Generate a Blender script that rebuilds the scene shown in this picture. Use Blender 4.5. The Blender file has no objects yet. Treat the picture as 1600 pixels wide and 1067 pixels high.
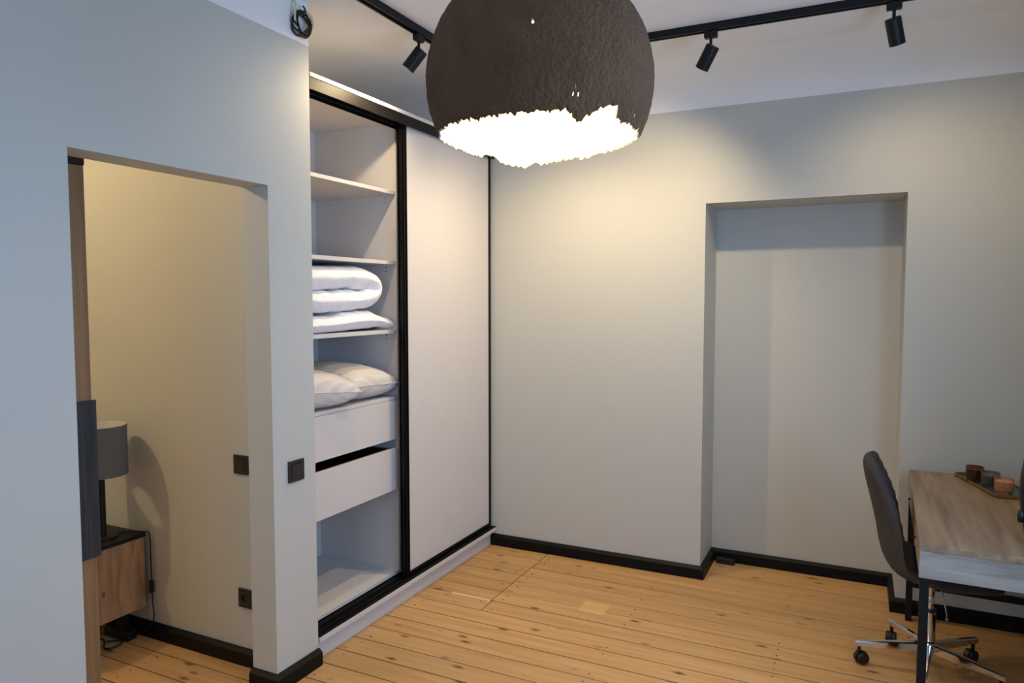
import bpy, bmesh, math, random
from mathutils import Vector, Matrix, noise

R = math.radians
random.seed(7)
scene = bpy.context.scene
C = scene.collection

# ------------------------------------------------------------------ camera
cam_d = bpy.data.cameras.new('camera')
cam = bpy.data.objects.new('camera', cam_d)
C.objects.link(cam)
cam_d.sensor_width = 36.0
cam_d.lens = 1116.17 * 36.0 / 1600.0
cam_d.clip_start = 0.05
cam.location = (0, 0, 1.58)
cam.rotation_euler = (R(90 - 3.415), 0, R(25.837))
scene.camera = cam

# ------------------------------------------------------------------ world, daylight, exposure
world = bpy.data.worlds.new('overcast_sky')
scene.world = world
world.use_nodes = True
bgn = world.node_tree.nodes['Background']
bgn.inputs[0].default_value = (0.62, 0.78, 1.0, 1)
bgn.inputs[1].default_value = 1.0
DAY = (0.38, 0.605, 1.0)
WARM = (1.0, 0.76, 0.45)
SPOT_W = 45.0
PENDANT_W = 3.2
BEDROOM_W = 42.0


YB_ = -1.15


def area_light(name, loc, rot, sx, sy, power, col):
    l = bpy.data.lights.new(name, 'AREA')
    l.shape = 'RECTANGLE'
    l.size, l.size_y, l.energy, l.color = sx, sy, power, col
    o = bpy.data.objects.new(name, l)
    o.location, o.rotation_euler = loc, rot
    C.objects.link(o)
    return o


area_light('window_daylight', (0.775, 1.70, 1.56), (0, R(90), 0), 1.5, 1.5, 35, DAY)
area_light('window_daylight', (-0.75, YB_ + 0.025, 1.56), (R(90), 0, 0), 1.1, 1.5, 17, DAY)

vs = scene.view_settings
vs.view_transform = 'Standard'
vs.look = 'None'
vs.gamma = 1.0
vs.use_curve_mapping = False
vs.exposure = 0.10


# ------------------------------------------------------------------ material helpers
def new_mat(name):
    m = bpy.data.materials.new(name)
    m.use_nodes = True
    nt = m.node_tree
    return m, nt, nt.nodes['Principled BSDF']


def lin(c):
    return tuple(((v / 255.0) / 12.92 if v / 255.0 <= 0.04045 else ((v / 255.0 + 0.055) / 1.055) ** 2.4) for v in c)


def mat(name, rgb, rough=0.6, metal=0.0, var=0.06, vscale=6.0, bump=0.0, bscale=60.0, spec=0.5, coat=0.0):
    """plain procedural material: a colour with faint noise variation and fine relief"""
    m, nt, b = new_mat(name)
    N, L = nt.nodes, nt.links
    col = lin(rgb)
    tc = N.new('ShaderNodeTexCoord')
    nz = N.new('ShaderNodeTexNoise')
    nz.inputs['Scale'].default_value = vscale
    nz.inputs['Detail'].default_value = 4
    L.new(tc.outputs['Object'], nz.inputs['Vector'])
    mx = N.new('ShaderNodeMix')
    mx.data_type = 'RGBA'
    mx.inputs[6].default_value = (*[c * (1 - var) for c in col], 1)
    mx.inputs[7].default_value = (*[min(1, c * (1 + var)) for c in col], 1)
    L.new(nz.outputs['Fac'], mx.inputs[0])
    L.new(mx.outputs[2], b.inputs['Base Color'])
    b.inputs['Roughness'].default_value = rough
    b.inputs['Metallic'].default_value = metal
    b.inputs['Specular IOR Level'].default_value = spec
    b.inputs['Coat Weight'].default_value = coat
    if bump:
        n2 = N.new('ShaderNodeTexNoise')
        n2.inputs['Scale'].default_value = bscale
        n2.inputs['Detail'].default_value = 5
        L.new(tc.outputs['Object'], n2.inputs['Vector'])
        bp = N.new('ShaderNodeBump')
        bp.inputs['Strength'].default_value = bump
        bp.inputs['Distance'].default_value = 0.01
        L.new(n2.outputs['Fac'], bp.inputs['Height'])
        L.new(bp.outputs[0], b.inputs['Normal'])
    return m


def wood(name, dark, light, axis='X', stretch=14.0, scale=2.2, rough=0.5, knots=0.0, knot_rgb=(88, 48, 24), tone=0.0, contrast=(0.3, 0.72), bump=0.15, spec=0.4):
    """grain drawn out along one object axis, a random shift and tone for every object"""
    m, nt, b = new_mat(name)
    N, L = nt.nodes, nt.links
    tc = N.new('ShaderNodeTexCoord')
    oi = N.new('ShaderNodeObjectInfo')
    comb = N.new('ShaderNodeCombineXYZ')
    mul = N.new('ShaderNodeMath'); mul.operation = 'MULTIPLY'; mul.inputs[1].default_value = 37.0
    L.new(oi.outputs['Random'], mul.inputs[0])
    for i in range(3):
        L.new(mul.outputs[0], comb.inputs[i])
    add = N.new('ShaderNodeVectorMath'); add.operation = 'ADD'
    L.new(tc.outputs['Object'], add.inputs[0]); L.new(comb.outputs[0], add.inputs[1])
    mp = N.new('ShaderNodeMapping')
    s = [stretch, stretch, stretch]
    s['XYZ'.index(axis)] = 1.0
    mp.inputs['Scale'].default_value = s
    L.new(add.outputs[0], mp.inputs['Vector'])
    nz = N.new('ShaderNodeTexNoise')
    nz.inputs['Scale'].default_value = scale
    nz.inputs['Detail'].default_value = 7
    nz.inputs['Distortion'].default_value = 0.6
    L.new(mp.outputs[0], nz.inputs['Vector'])
    cr = N.new('ShaderNodeValToRGB')
    cr.color_ramp.elements[0].position, cr.color_ramp.elements[1].position = contrast
    cr.color_ramp.elements[0].color = (*lin(dark), 1)
    cr.color_ramp.elements[1].color = (*lin(light), 1)
    L.new(nz.outputs['Fac'], cr.inputs[0])
    out = cr.outputs[0]
    if tone:
        hs = N.new('ShaderNodeHueSaturation')
        mr = N.new('ShaderNodeMapRange')
        mr.inputs['To Min'].default_value = 1 - tone
        mr.inputs['To Max'].default_value = 1 + tone
        L.new(oi.outputs['Random'], mr.inputs[0])
        L.new(mr.outputs[0], hs.inputs['Value'])
        L.new(out, hs.inputs['Color'])
        out = hs.outputs[0]
    if knots:
        mk = N.new('ShaderNodeMapping')
        ks = [12.0, 12.0, 12.0]
        ks['XYZ'.index(axis)] = 4.6
        mk.inputs['Scale'].default_value = ks
        L.new(add.outputs[0], mk.inputs['Vector'])
        vo = N.new('ShaderNodeTexVoronoi')
        vo.voronoi_dimensions = '3D'
        vo.inputs['Scale'].default_value = 1.0
        L.new(mk.outputs[0], vo.inputs['Vector'])
        n3 = N.new('ShaderNodeTexNoise'); n3.inputs['Scale'].default_value = 55
        L.new(add.outputs[0], n3.inputs['Vector'])
        ad = N.new('ShaderNodeMath'); ad.operation = 'MULTIPLY_ADD'
        ad.inputs[1].default_value = 0.10
        L.new(n3.outputs['Fac'], ad.inputs[0]); L.new(vo.outputs['Distance'], ad.inputs[2])
        kr = N.new('ShaderNodeValToRGB')
        kr.color_ramp.elements[0].position = 0.08 * knots
        kr.color_ramp.elements[0].color = (1, 1, 1, 1)
        kr.color_ramp.elements[1].position = 0.19 * knots
        kr.color_ramp.elements[1].color = (0, 0, 0, 1)
        L.new(ad.outputs[0], kr.inputs[0])
        mx = N.new('ShaderNodeMix'); mx.data_type = 'RGBA'
        L.new(kr.outputs[0], mx.inputs[0]); L.new(out, mx.inputs[6])
        mx.inputs[7].default_value = (*lin(knot_rgb), 1)
        out = mx.outputs[2]
    L.new(out, b.inputs['Base Color'])
    b.inputs['Roughness'].default_value = rough
    b.inputs['Specular IOR Level'].default_value = spec
    bp = N.new('ShaderNodeBump')
    bp.inputs['Strength'].default_value = bump
    bp.inputs['Distance'].default_value = 0.003
    L.new(nz.outputs['Fac'], bp.inputs['Height']); L.new(bp.outputs[0], b.inputs['Normal'])
    return m


def wall_paint(name, low, high, z):
    """grey paint that ends at a line, white above"""
    m, nt, b = new_mat(name)
    N, L = nt.nodes, nt.links
    g = N.new('ShaderNodeNewGeometry')
    sp = N.new('ShaderNodeSeparateXYZ')
    L.new(g.outputs['Position'], sp.inputs[0])
    gt = N.new('ShaderNodeMath'); gt.operation = 'GREATER_THAN'; gt.inputs[1].default_value = z
    L.new(sp.outputs[2], gt.inputs[0])
    mx = N.new('ShaderNodeMix'); mx.data_type = 'RGBA'
    mx.inputs[6].default_value = (*lin(low), 1); mx.inputs[7].default_value = (*lin(high), 1)
    L.new(gt.outputs[0], mx.inputs[0]); L.new(mx.outputs[2], b.inputs['Base Color'])
    nz = N.new('ShaderNodeTexNoise'); nz.inputs['Scale'].default_value = 140; nz.inputs['Detail'].default_value = 3
    L.new(g.outputs['Position'], nz.inputs['Vector'])
    bp = N.new('ShaderNodeBump'); bp.inputs['Strength'].default_value = 0.04; bp.inputs['Distance'].default_value = 0.002
    L.new(nz.outputs['Fac'], bp.inputs['Height']); L.new(bp.outputs[0], b.inputs['Normal'])
    b.inputs['Roughness'].default_value = 0.55
    b.inputs['Specular IOR Level'].default_value = 0.3
    return m


def emit(name, rgb, strength):
    m, nt, b = new_mat(name)
    b.inputs['Base Color'].default_value = (*lin(rgb), 1)
    b.inputs['Emission Color'].default_value = (*lin(rgb), 1)
    b.inputs['Emission Strength'].default_value = strength
    return m


def glass(name, rgb, rough=0.03, trans=0.85):
    m, nt, b = new_mat(name)
    b.inputs['Base Color'].default_value = (*lin(rgb), 1)
    b.inputs['Roughness'].default_value = rough
    b.inputs['Transmission Weight'].default_value = trans
    b.inputs['IOR'].default_value = 1.45
    return m


def quilt(name, rgb):
    """small diamond weave on a pale pillow cover"""
    m, nt, b = new_mat(name)
    N, L = nt.nodes, nt.links
    tc = N.new('ShaderNodeTexCoord')
    mp = N.new('ShaderNodeMapping')
    mp.inputs['Rotation'].default_value = (0, 0, R(45))
    mp.inputs['Scale'].default_value = (88, 88, 88)
    L.new(tc.outputs['Object'], mp.inputs['Vector'])
    sp = N.new('ShaderNodeSeparateXYZ'); L.new(mp.outputs[0], sp.inputs[0])
    s1 = N.new('ShaderNodeMath'); s1.operation = 'SINE'
    s2 = N.new('ShaderNodeMath'); s2.operation = 'SINE'
    mu = N.new('ShaderNodeMath'); mu.operation = 'MULTIPLY'; mu.inputs[1].default_value = 6.28 / 1.6
    mu2 = N.new('ShaderNodeMath'); mu2.operation = 'MULTIPLY'; mu2.inputs[1].default_value = 6.28 / 1.6
    L.new(sp.outputs[0], mu.inputs[0]); L.new(sp.outputs[1], mu2.inputs[0])
    L.new(mu.outputs[0], s1.inputs[0]); L.new(mu2.outputs[0], s2.inputs[0])
    pr = N.new('ShaderNodeMath'); pr.operation = 'MULTIPLY'
    L.new(s1.outputs[0], pr.inputs[0]); L.new(s2.outputs[0], pr.inputs[1])
    mr = N.new('ShaderNodeMapRange'); mr.inputs['From Min'].default_value = -1
    L.new(pr.outputs[0], mr.inputs[0])
    mx = N.new('ShaderNodeMix'); mx.data_type = 'RGBA'
    c = lin(rgb)
    mx.inputs[6].default_value = (*[v * 0.80 for v in c], 1); mx.inputs[7].default_value = (*[min(1, v * 1.08) for v in c], 1)
    L.new(mr.outputs[0], mx.inputs[0]); L.new(mx.outputs[2], b.inputs['Base Color'])
    bp = N.new('ShaderNodeBump'); bp.inputs['Strength'].default_value = 0.5; bp.inputs['Distance'].default_value = 0.003
    L.new(mr.outputs[0], bp.inputs['Height']); L.new(bp.outputs[0], b.inputs['Normal'])
    b.inputs['Roughness'].default_value = 0.85
    b.inputs['Sheen Weight'].default_value = 0.2
    return m


ZG = 2.6192
M = {
    'wall': wall_paint('wall_paint', (197, 197, 188), (240, 239, 236), ZG),
    'ceiling': mat('ceiling_paint', (236, 234, 232), 0.8, var=0.015),
    'base': mat('black_baseboard_paint', (9, 10, 10), 0.5, var=0.1, spec=0.2),
    'laminate': mat('pale_grey_laminate', (212, 208, 205), 0.5, var=0.015, spec=0.35),
    'chip': mat('raw_chipboard_edge', (150, 112, 84), 0.8, var=0.25, vscale=300),
    'alu': mat('black_anodised_aluminium', (13, 12, 12), 0.5, metal=0.0, var=0.08, spec=0.22),
    'matte_black': mat('matte_black_metal', (15, 15, 15), 0.5, var=0.1, spec=0.3),
    'drawer_dark': mat('dark_drawer_metal', (26, 28, 32), 0.5),
    'plank': wood('honey_pine_board', (184, 136, 80), (212, 170, 114), 'X', 20, 1.6, 0.45, knots=1.2, knot_rgb=(104, 64, 36), tone=0.10, contrast=(0.2, 0.8), bump=0.05),
    'patch': wood('pale_pine_patch', (206, 160, 100), (226, 184, 124), 'X', 16, 2.2, 0.45),
    'subfloor': mat('dark_seam_dirt', (46, 28, 15), 0.95, spec=0.1),
    'nail': mat('dark_nail_iron', (58, 40, 28), 0.6),
    'putty': mat('pale_wood_filler', (222, 196, 146), 0.7),
    'mache': mat('dark_brown_paper_pulp', (100, 72, 50), 0.92, var=0.35, vscale=18, bump=1.0, bscale=120, spec=0.25),
    'mache_in': mat('pale_inner_paint', (250, 238, 205), 0.6, var=0.03),
    'oak': wood('brown_oak_veneer', (122, 92, 60), (154, 118, 78), 'Z', 24, 2.2, 0.55, contrast=(0.25, 0.75)),
    'darkwood': wood('charcoal_stained_wood', (28, 28, 30), (56, 56, 58), 'Z', 40, 2.2, 0.6, contrast=(0.3, 0.7), bump=0.4),
    'knotty': wood('knotty_oak_front', (122, 86, 54), (186, 142, 96), 'Z', 6, 3.0, 0.55, knots=0.9, knot_rgb=(84, 62, 48)),
    'deskwood': wood('grey_oak_desk', (112, 105, 96), (176, 170, 160), 'X', 9, 3.2, 0.42, contrast=(0.25, 0.75), bump=0.2, spec=0.5),  # same wood as the tabletop, greyed to paint in blue daylight on the end
    'deskwood_y': wood('grey_oak_desk_top', (112, 92, 70), (166, 142, 112), 'Y', 15, 1.9, 0.42, contrast=(0.25, 0.75), bump=0.2, spec=0.5),  # same wood, browner: warm light on top is painted into the colour
    'shade': mat('taupe_shade_fabric', (104, 98, 90), 0.9, bump=0.2, bscale=400),
    'shade_in': mat('white_shade_lining', (226, 218, 206), 0.8),
    'duvet': mat('white_cotton', (240, 240, 244), 0.85, var=0.02, bump=0.55, bscale=36),
    'pillow': quilt('pale_quilted_cover', (222, 216, 210)),
    'fabric': mat('charcoal_wool', (62, 58, 55), 0.95, var=0.16, vscale=180, bump=0.35, bscale=420),
    'chrome': mat('polished_chrome', (222, 222, 224), 0.08, metal=1.0, var=0.0),
    'steel': mat('brushed_steel', (150, 155, 160), 0.3, metal=1.0),
    'plastic': mat('black_plastic', (14, 14, 15), 0.4),
    'switch': mat('anthracite_switch_plastic', (44, 43, 41), 0.45),
    'teal': mat('teal_enamel', (22, 92, 98), 0.3, var=0.25, vscale=14),
    'brass': mat('aged_brass', (176, 132, 66), 0.35, metal=0.9),
    'wax': mat('cream_wax', (236, 214, 182), 0.5),
    'amber': glass('brown_glass', (132, 78, 44)),
    'smoke': glass('smoke_grey_glass', (134, 138, 136)),
    'peach': glass('amber_pink_glass', (244, 196, 158)),
    'pane': glass('window_glass', (245, 250, 252), 0.0, 1.0),
    'white': mat('white_window_paint', (235, 235, 232), 0.5),
    'wire_yellow': mat('yellow_green_wire', (210, 207, 158), 0.6),
    'cable': mat('black_cable', (16, 16, 17), 0.5),
    'bulb': emit('lit_bulb', (255, 214, 150), 60.0),
    'lens': emit('lit_spot_lens', (255, 222, 178), 30.0),
    'diffuser': emit('lit_diffuser', (255, 214, 160), 3.0),
}

# ------------------------------------------------------------------ geometry helpers
ORG = {}


def org(o):
    return ORG[o.name] if o else Vector((0, 0, 0))


def empty(name, loc, label=None, cat=None, group=None, kind=None):
    o = bpy.data.objects.new(name, None)
    o.empty_display_size = 0.05
    C.objects.link(o)
    o.location = loc
    ORG[o.name] = Vector(loc)
    tag(o, label, cat, group, kind)
    return o


def tag(o, label=None, cat=None, group=None, kind=None):
    if label: o['label'] = label
    if cat: o['category'] = cat
    if group: o['group'] = group
    if kind: o['kind'] = kind
    return o


def build(name, bm, m, parent=None, smooth=False, angle=None, xf=None):
    """world-space bmesh -> one object with its origin in its own middle"""
    if xf is not None:
        bmesh.ops.transform(bm, matrix=xf, verts=bm.verts)
    bmesh.ops.recalc_face_normals(bm, faces=bm.faces)
    lo = Vector((1e9,) * 3); hi = Vector((-1e9,) * 3)
    for v in bm.verts:
        for i in range(3):
            lo[i] = min(lo[i], v.co[i]); hi[i] = max(hi[i], v.co[i])
    c = (lo + hi) / 2
    for v in bm.verts:
        v.co -= c
    if smooth or angle:
        for f in bm.faces:
            f.smooth = True
        if angle:
            for e in bm.edges:
                if len(e.link_faces) == 2 and e.calc_face_angle(0) > R(angle):
                    e.smooth = False
    me = bpy.data.meshes.new(name)
    bm.to_mesh(me); bm.free()
    for mm in (m if isinstance(m, (list, tuple)) else [m]):
        me.materials.append(mm)
    o = bpy.data.objects.new(name, me)
    C.objects.link(o)
    if parent:
        o.parent = parent
    o.location = c - org(parent)
    ORG[o.name] = c.copy()
    return o


def box(bm, x0, x1, y0, y1, z0, z1, bev=0.0, seg=1):
    a = [bm.verts.new(p) for p in ((x0, y0, z0), (x1, y0, z0), (x1, y1, z0), (x0, y1, z0), (x0, y0, z1), (x1, y0, z1), (x1, y1, z1), (x0, y1, z1))]
    fs = [bm.faces.new([a[i] for i in q]) for q in ((0, 3, 2, 1), (4, 5, 6, 7), (0, 1, 5, 4), (1, 2, 6, 5), (2, 3, 7, 6), (3, 0, 4, 7))]
    if bev:
        es = set(e for f in fs for e in f.edges)
        bmesh.ops.bevel(bm, geom=list(es), offset=bev, segments=seg, profile=0.5, affect='EDGES')


def B(name, dims, m, parent=None, bev=0.0, seg=1, xf=None, **k):
    bm = bmesh.new()
    box(bm, *dims, bev=bev, seg=seg)
    return build(name, bm, m, parent, xf=xf, **k)


def frame_axes(d):
    d = Vector(d).normalized()
    up = Vector((0, 0, 1)) if abs(d.z) < 0.95 else Vector((1, 0, 0))
    a = d.cross(up).normalized()
    return d, a, d.cross(a).normalized()


def cyl(bm, p0, p1, r0, r1=None, seg=24, cap=True):
    r1 = r0 if r1 is None else r1
    p0, p1 = Vector(p0), Vector(p1)
    d, a, b = frame_axes(p1 - p0)
    rings = []
    for p, r in ((p0, r0), (p1, r1)):
        rings.append([bm.verts.new(p + (a * math.cos(t) + b * math.sin(t)) * r) for t in [2 * math.pi * i / seg for i in range(seg)]])
    for i in range(seg):
        j = (i + 1) % seg
        bm.faces.new((rings[0][i], rings[0][j], rings[1][j], rings[1][i]))
    if cap:
        bm.faces.new(rings[0][::-1]); bm.faces.new(rings[1])


def lathe(bm, c, prof, seg=32, axis=(0, 0, 1), close=False):
    """profile of (radius, height along axis)"""
    c = Vector(c)
    d, a, b = frame_axes(axis)
    rings = []
    for r, h in prof:
        if r < 1e-6:
            rings.append([bm.verts.new(c + d * h)])
        else:
            rings.append([bm.verts.new(c + d * h + (a * math.cos(2 * math.pi * i / seg) + b * math.sin(2 * math.pi * i / seg)) * r) for i in range(seg)])
    pairs = list(zip(rings[:-1], rings[1:]))
    if close:
        pairs.append((rings[-1], rings[0]))
    for A, Bq in pairs:
        for i in range(seg):
            j = (i + 1) % seg
            q = [A[i % len(A)], A[j % len(A)], Bq[j % len(Bq)], Bq[i % len(Bq)]]
            u = []
            for v in q:
                if v not in u: u.append(v)
            if len(u) >= 3:
                bm.faces.new(u)


def tube(bm, pts, r, seg=8, sub=6, closed=False):
    pts = [Vector(p) for p in pts]
    P = []
    n = len(pts)
    for i in range(n - 1 if not closed else n):
        if closed:
            a, b, c_, d = pts[(i - 1) % n], pts[i], pts[(i + 1) % n], pts[(i + 2) % n]
        else:
            a, b, c_, d = pts[max(i - 1, 0)], pts[i], pts[i + 1], pts[min(i + 2, n - 1)]
        for k in range(sub):
            t = k / sub
            P.append(0.5 * ((2 * b) + (c_ - a) * t + (2 * a - 5 * b + 4 * c_ - d) * t * t + (3 * b - a - 3 * c_ + d) * t ** 3))
    if not closed:
        P.append(pts[-1])
    rings = []
    na = None
    for i, p in enumerate(P):
        t = (P[(i + 1) % len(P)] - P[i - 1]) if closed else (P[min(i + 1, len(P) - 1)] - P[max(i - 1, 0)])
        t.normalize()
        if na is None:
            na = frame_axes(t)[1]
        na = (na - t * na.dot(t)).normalized()
        nb = t.cross(na)
        rings.append([bm.verts.new(p + (na * math.cos(2 * math.pi * k / seg) + nb * math.sin(2 * math.pi * k / seg)) * r) for k in range(seg)])
    pr = list(zip(rings[:-1], rings[1:]))
    if closed:
        pr.append((rings[-1], rings[0]))
    for A, Bq in pr:
        for k in range(seg):
            j = (k + 1) % seg
            bm.faces.new((A[k], A[j], Bq[j], Bq[k]))
    if not closed:
        bm.faces.new(rings[0][::-1]); bm.faces.new(rings[-1])


def prism(bm, poly, z0, z1):
    lo = [bm.verts.new((x, y, z0)) for x, y in poly]
    hi = [bm.verts.new((x, y, z1)) for x, y in poly]
    n = len(poly)
    bm.faces.new(lo[::-1]); bm.faces.new(hi)
    for i in range(n):
        j = (i + 1) % n
        bm.faces.new((lo[i], lo[j], hi[j], hi[i]))


# ------------------------------------------------------------------ the room shell (metres)
XL, D = -2.0688, 4.0311           # left wall face, far wall face
Y1, Y2, YE = 1.3236, 2.1032, 2.3459   # doorway from, to; end of the left wall
ZD, ZN, ZC = 2.0192, 2.1031, 2.79     # doorway head, niche head, ceiling
XN1, XN2, ND = -0.7686, 0.2054, 0.3474
XR, YB = 0.80, -1.15              # right wall, wall behind the camera
WT = 0.131                        # thickness of the left wall
YP = 2.21                         # bedroom side of the partition
XB, YBB = -4.6, -0.9              # far ends of the bedroom

fl = B('floor', (XB - 0.1, XR + 0.1, YB - 0.1, D + ND + 0.1, -0.06, -0.0019), M['subfloor'])
tag(fl, 'floor of honey-coloured old pine boards', kind='structure')
PITCH, Y0 = 0.1265, 3.881
row = -4
while True:
    ya = Y0 - PITCH * (row + 1); yb = ya + PITCH
    if yb < YB: break
    rg = random.Random(row * 13 + 5)
    if 3.09 < ya < 4.5:
        cuts = [XB, -1.692 + rg.uniform(-.004, .004), XR + 0.08]
    elif ya > 1.9:
        cuts = [XB, XR + 0.08]
    else:
        cuts = [XB, rg.uniform(-2.5, 0.3), XR + 0.08]
    for a, b in zip(cuts[:-1], cuts[1:]):
        dz = rg.uniform(-0.0006, 0.0)
        B('plank', (a + 0.0020, b - 0.0020, ya + 0.0022 + rg.uniform(-0.0006, .0012), yb - 0.0022, -0.022, dz), M['plank'], fl, bev=0.0010)
    row += 1
bm = bmesh.new()
box(bm, -1.245, -1.11, 3.337, 3.463, -0.02, 0.0006)
build('plank', bm, M['patch'], fl)
fl.children[-1]['label'] = 'pale square repair patch'
bm = bmesh.new()
box(bm, -1.93, -1.70, 3.238, 3.256, -0.01, 0.0006)
build('filler_strip', bm, M['putty'], fl)
bm = bmesh.new()
for k in range(0, 22):
    yc = Y0 - PITCH * (k + 0.5) + PITCH
    for xj in (-2.02, -1.74, -1.645, -0.985, -0.285, 0.42, -2.75):
        if xj in (-1.74, -1.645) and yc < 3.1: continue
        for s in (-1, 1):
            if random.random() < 0.32: continue
            cyl(bm, (xj + random.uniform(-.008, .008), yc + s * 0.03 + random.uniform(-.005, .005), -0.004), (xj, yc + s * 0.03, 0.0005), random.uniform(0.0028, 0.0045), seg=8)
tag(build('nail_heads', bm, M['nail'], fl), kind='stuff')

ce = B('ceiling', (XB - 0.1, XR + 0.1, YB - 0.1, D + ND + 0.1, ZC, ZC + 0.1), M['ceiling'])
tag(ce, 'plain white ceiling', kind='structure')

bm = bmesh.new()
box(bm, XL - WT, XL, YB, Y1, 0, ZC)
box(bm, XL - WT, XL, Y1, Y2, ZD, ZC)
box(bm, XL - WT, XL, Y2, YE, 0, ZC)
wl = build('wall_left', bm, M['wall'])
tag(wl, 'blue-grey lit left wall with a bare doorway', kind='structure')

bm = bmesh.new()
box(bm, -2.90, XN1, D, D + ND + 0.1, 0, ZC)
box(bm, XN2, XR + 0.1, D, D + ND + 0.1, 0, ZC)
box(bm, XN1, XN2, D, D + ND + 0.1, ZN, ZC)
box(bm, XN1, XN2, D + ND, D + ND + 0.1, 0, ZN)
wf = build('wall_far', bm, M['wall'])
tag(wf, 'warm grey far wall with a tall shallow niche', kind='structure')

# rounded cove between far wall and ceiling
bm = bmesh.new()
rc = 0.155
prof = []
for i in range(13):
    t = math.pi / 2 * i / 12
    prof.append((D - 0.36 + 0.36 * math.cos(t), ZC - rc + rc * math.sin(t)))
prof += [(D, ZC)]
ra = [bm.verts.new((-2.75, y, z)) for y, z in prof]
rb = [bm.verts.new((XR, y, z)) for y, z in prof]
for i in range(len(prof)):
    j = (i + 1) % len(prof)
    bm.faces.new((ra[i], ra[j], rb[j], rb[i]))
bm.faces.new(ra); bm.faces.new(rb[::-1])
tag(build('trim_1', bm, M['wall'], angle=40), 'white rounded cove above the far wall', kind='structure')

bm = bmesh.new()
box(bm, XB, XL - WT, YP, YE, 0, ZC)
wp = build('wall_partition', bm, M['wall'])
tag(wp, 'beige wall seen through the doorway', kind='structure')
tag(B('wall_alcove', (-2.85, -2.75, YE, D, 0, ZC), M['wall']), 'white wall behind the wardrobe', kind='structure')
WX0, WX1 = -1.35, -0.15
bm = bmesh.new()
box(bm, XL - WT, WX0, YB - 0.3, YB, 0, ZC)
box(bm, WX1, XR + 0.3, YB - 0.3, YB, 0, ZC)
box(bm, WX0, WX1, YB - 0.3, YB, 0, 0.80)
box(bm, WX0, WX1, YB - 0.3, YB, 2.35, ZC)
tag(build('wall_back', bm, M['wall']), 'wall behind the camera with a window', kind='structure')
w = B('window_2', (WX0 - 0.03, WX1 + 0.03, YB - 0.15, YB + 0.012, 0.77, 0.80), M['white'], bev=0.004)
tag(w, 'window in the wall behind the camera', kind='structure')
for a_, b_ in ((WX0, WX0 + 0.06), (WX1 - 0.06, WX1), (-0.79, -0.71)):
    B('window_frame', (a_, b_, YB - 0.16, YB - 0.10, 0.80, 2.35), M['white'], w, bev=0.004)
for z in (0.80, 2.29):
    B('window_frame', (WX0 + 0.06, WX1 - 0.06, YB - 0.158, YB - 0.102, z, z + 0.06), M['white'], w, bev=0.004)
B('pane', (WX0 + 0.05, -0.78, YB - 0.135, YB - 0.129, 0.85, 2.30), M['pane'], w)
B('pane', (-0.72, WX1 - 0.05, YB - 0.135, YB - 0.129, 0.85, 2.30), M['pane'], w)
WY0, WY1, WZ0, WZ1 = 0.90, 2.50, 0.80, 2.35
bm = bmesh.new()
box(bm, XR, XR + 0.3, YB, WY0, 0, ZC)
box(bm, XR, XR + 0.3, WY1, D, 0, ZC)
box(bm, XR, XR + 0.3, WY0, WY1, 0, WZ0)
box(bm, XR, XR + 0.3, WY0, WY1, WZ1, ZC)
tag(build('wall_right', bm, M['wall']), 'right wall beside the desk, with a window', kind='structure')
w = B('window_1', (XR - 0.012, XR + 0.15, WY0 - 0.03, WY1 + 0.03, WZ0 - 0.03, WZ0), M['white'], bev=0.004)
tag(w, 'window in the right wall, beside the camera', kind='structure')
for a_, b_ in ((WY0, WY0 + 0.06), (WY1 - 0.06, WY1), (1.66, 1.74)):
    B('window_frame', (XR + 0.10, XR + 0.16, a_, b_, WZ0, WZ1), M['white'], w, bev=0.004)
for z in (WZ0, WZ1 - 0.06):
    B('window_frame', (XR + 0.102, XR + 0.158, WY0 + 0.06, WY1 - 0.06, z, z + 0.06), M['white'], w, bev=0.004)
B('pane', (XR + 0.129, XR + 0.135, WY0 + 0.05, 1.67, WZ0 + 0.05, WZ1 - 0.05), M['pane'], w)
B('pane', (XR + 0.129, XR + 0.135, 1.73, WY1 - 0.05, WZ0 + 0.05, WZ1 - 0.05), M['pane'], w)
bm = bmesh.new()
box(bm, XB - 0.1, XB, YBB, YE, 0, ZC)
box(bm, XB, XL - WT, YBB - 0.1, YBB, 0, ZC)
tag(build('wall_bedroom', bm, M['wall']), 'outer walls of the bedroom beyond the doorway', kind='structure')


# baseboards: a board with a sloped top edge, given as a run along a wall face
def baseboard(name, runs, label):
    """runs: list of polylines of (x, y) on the wall face, the board to the left-hand side offset"""
    bm = bmesh.new()
    h, t = 0.074, 0.024
    prof = [(0, 0), (t, 0), (t, h - 0.018), (t * 0.35, h - 0.004), (0, h - 0.004)]
    for run in runs:
        pts = [Vector((p[0], p[1])) for p in run]
        n = len(pts)
        nor = []
        for i in range(n - 1):
            d = (pts[i + 1] - pts[i]).normalized()
            nor.append(Vector((-d.y, d.x)))
        rings = []
        for i in range(n):
            if i == 0: off = nor[0]
            elif i == n - 1: off = nor[-1]
            else:
                s = nor[i - 1] + nor[i]
                off = s / (1 + nor[i - 1].dot(nor[i]))
            rings.append([bm.verts.new((pts[i].x + off.x * a, pts[i].y + off.y * a, z)) for a, z in prof])
        m_ = len(prof)
        for A, Bq in zip(rings[:-1], rings[1:]):
            for k in range(m_):
                j = (k + 1) % m_
                bm.faces.new((A[k], A[j], Bq[j], Bq[k]))
        bm.faces.new(rings[0]); bm.faces.new(rings[-1][::-1])
    o = build(name, bm, M['base'])
    return tag(o, label, kind='structure')


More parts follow.
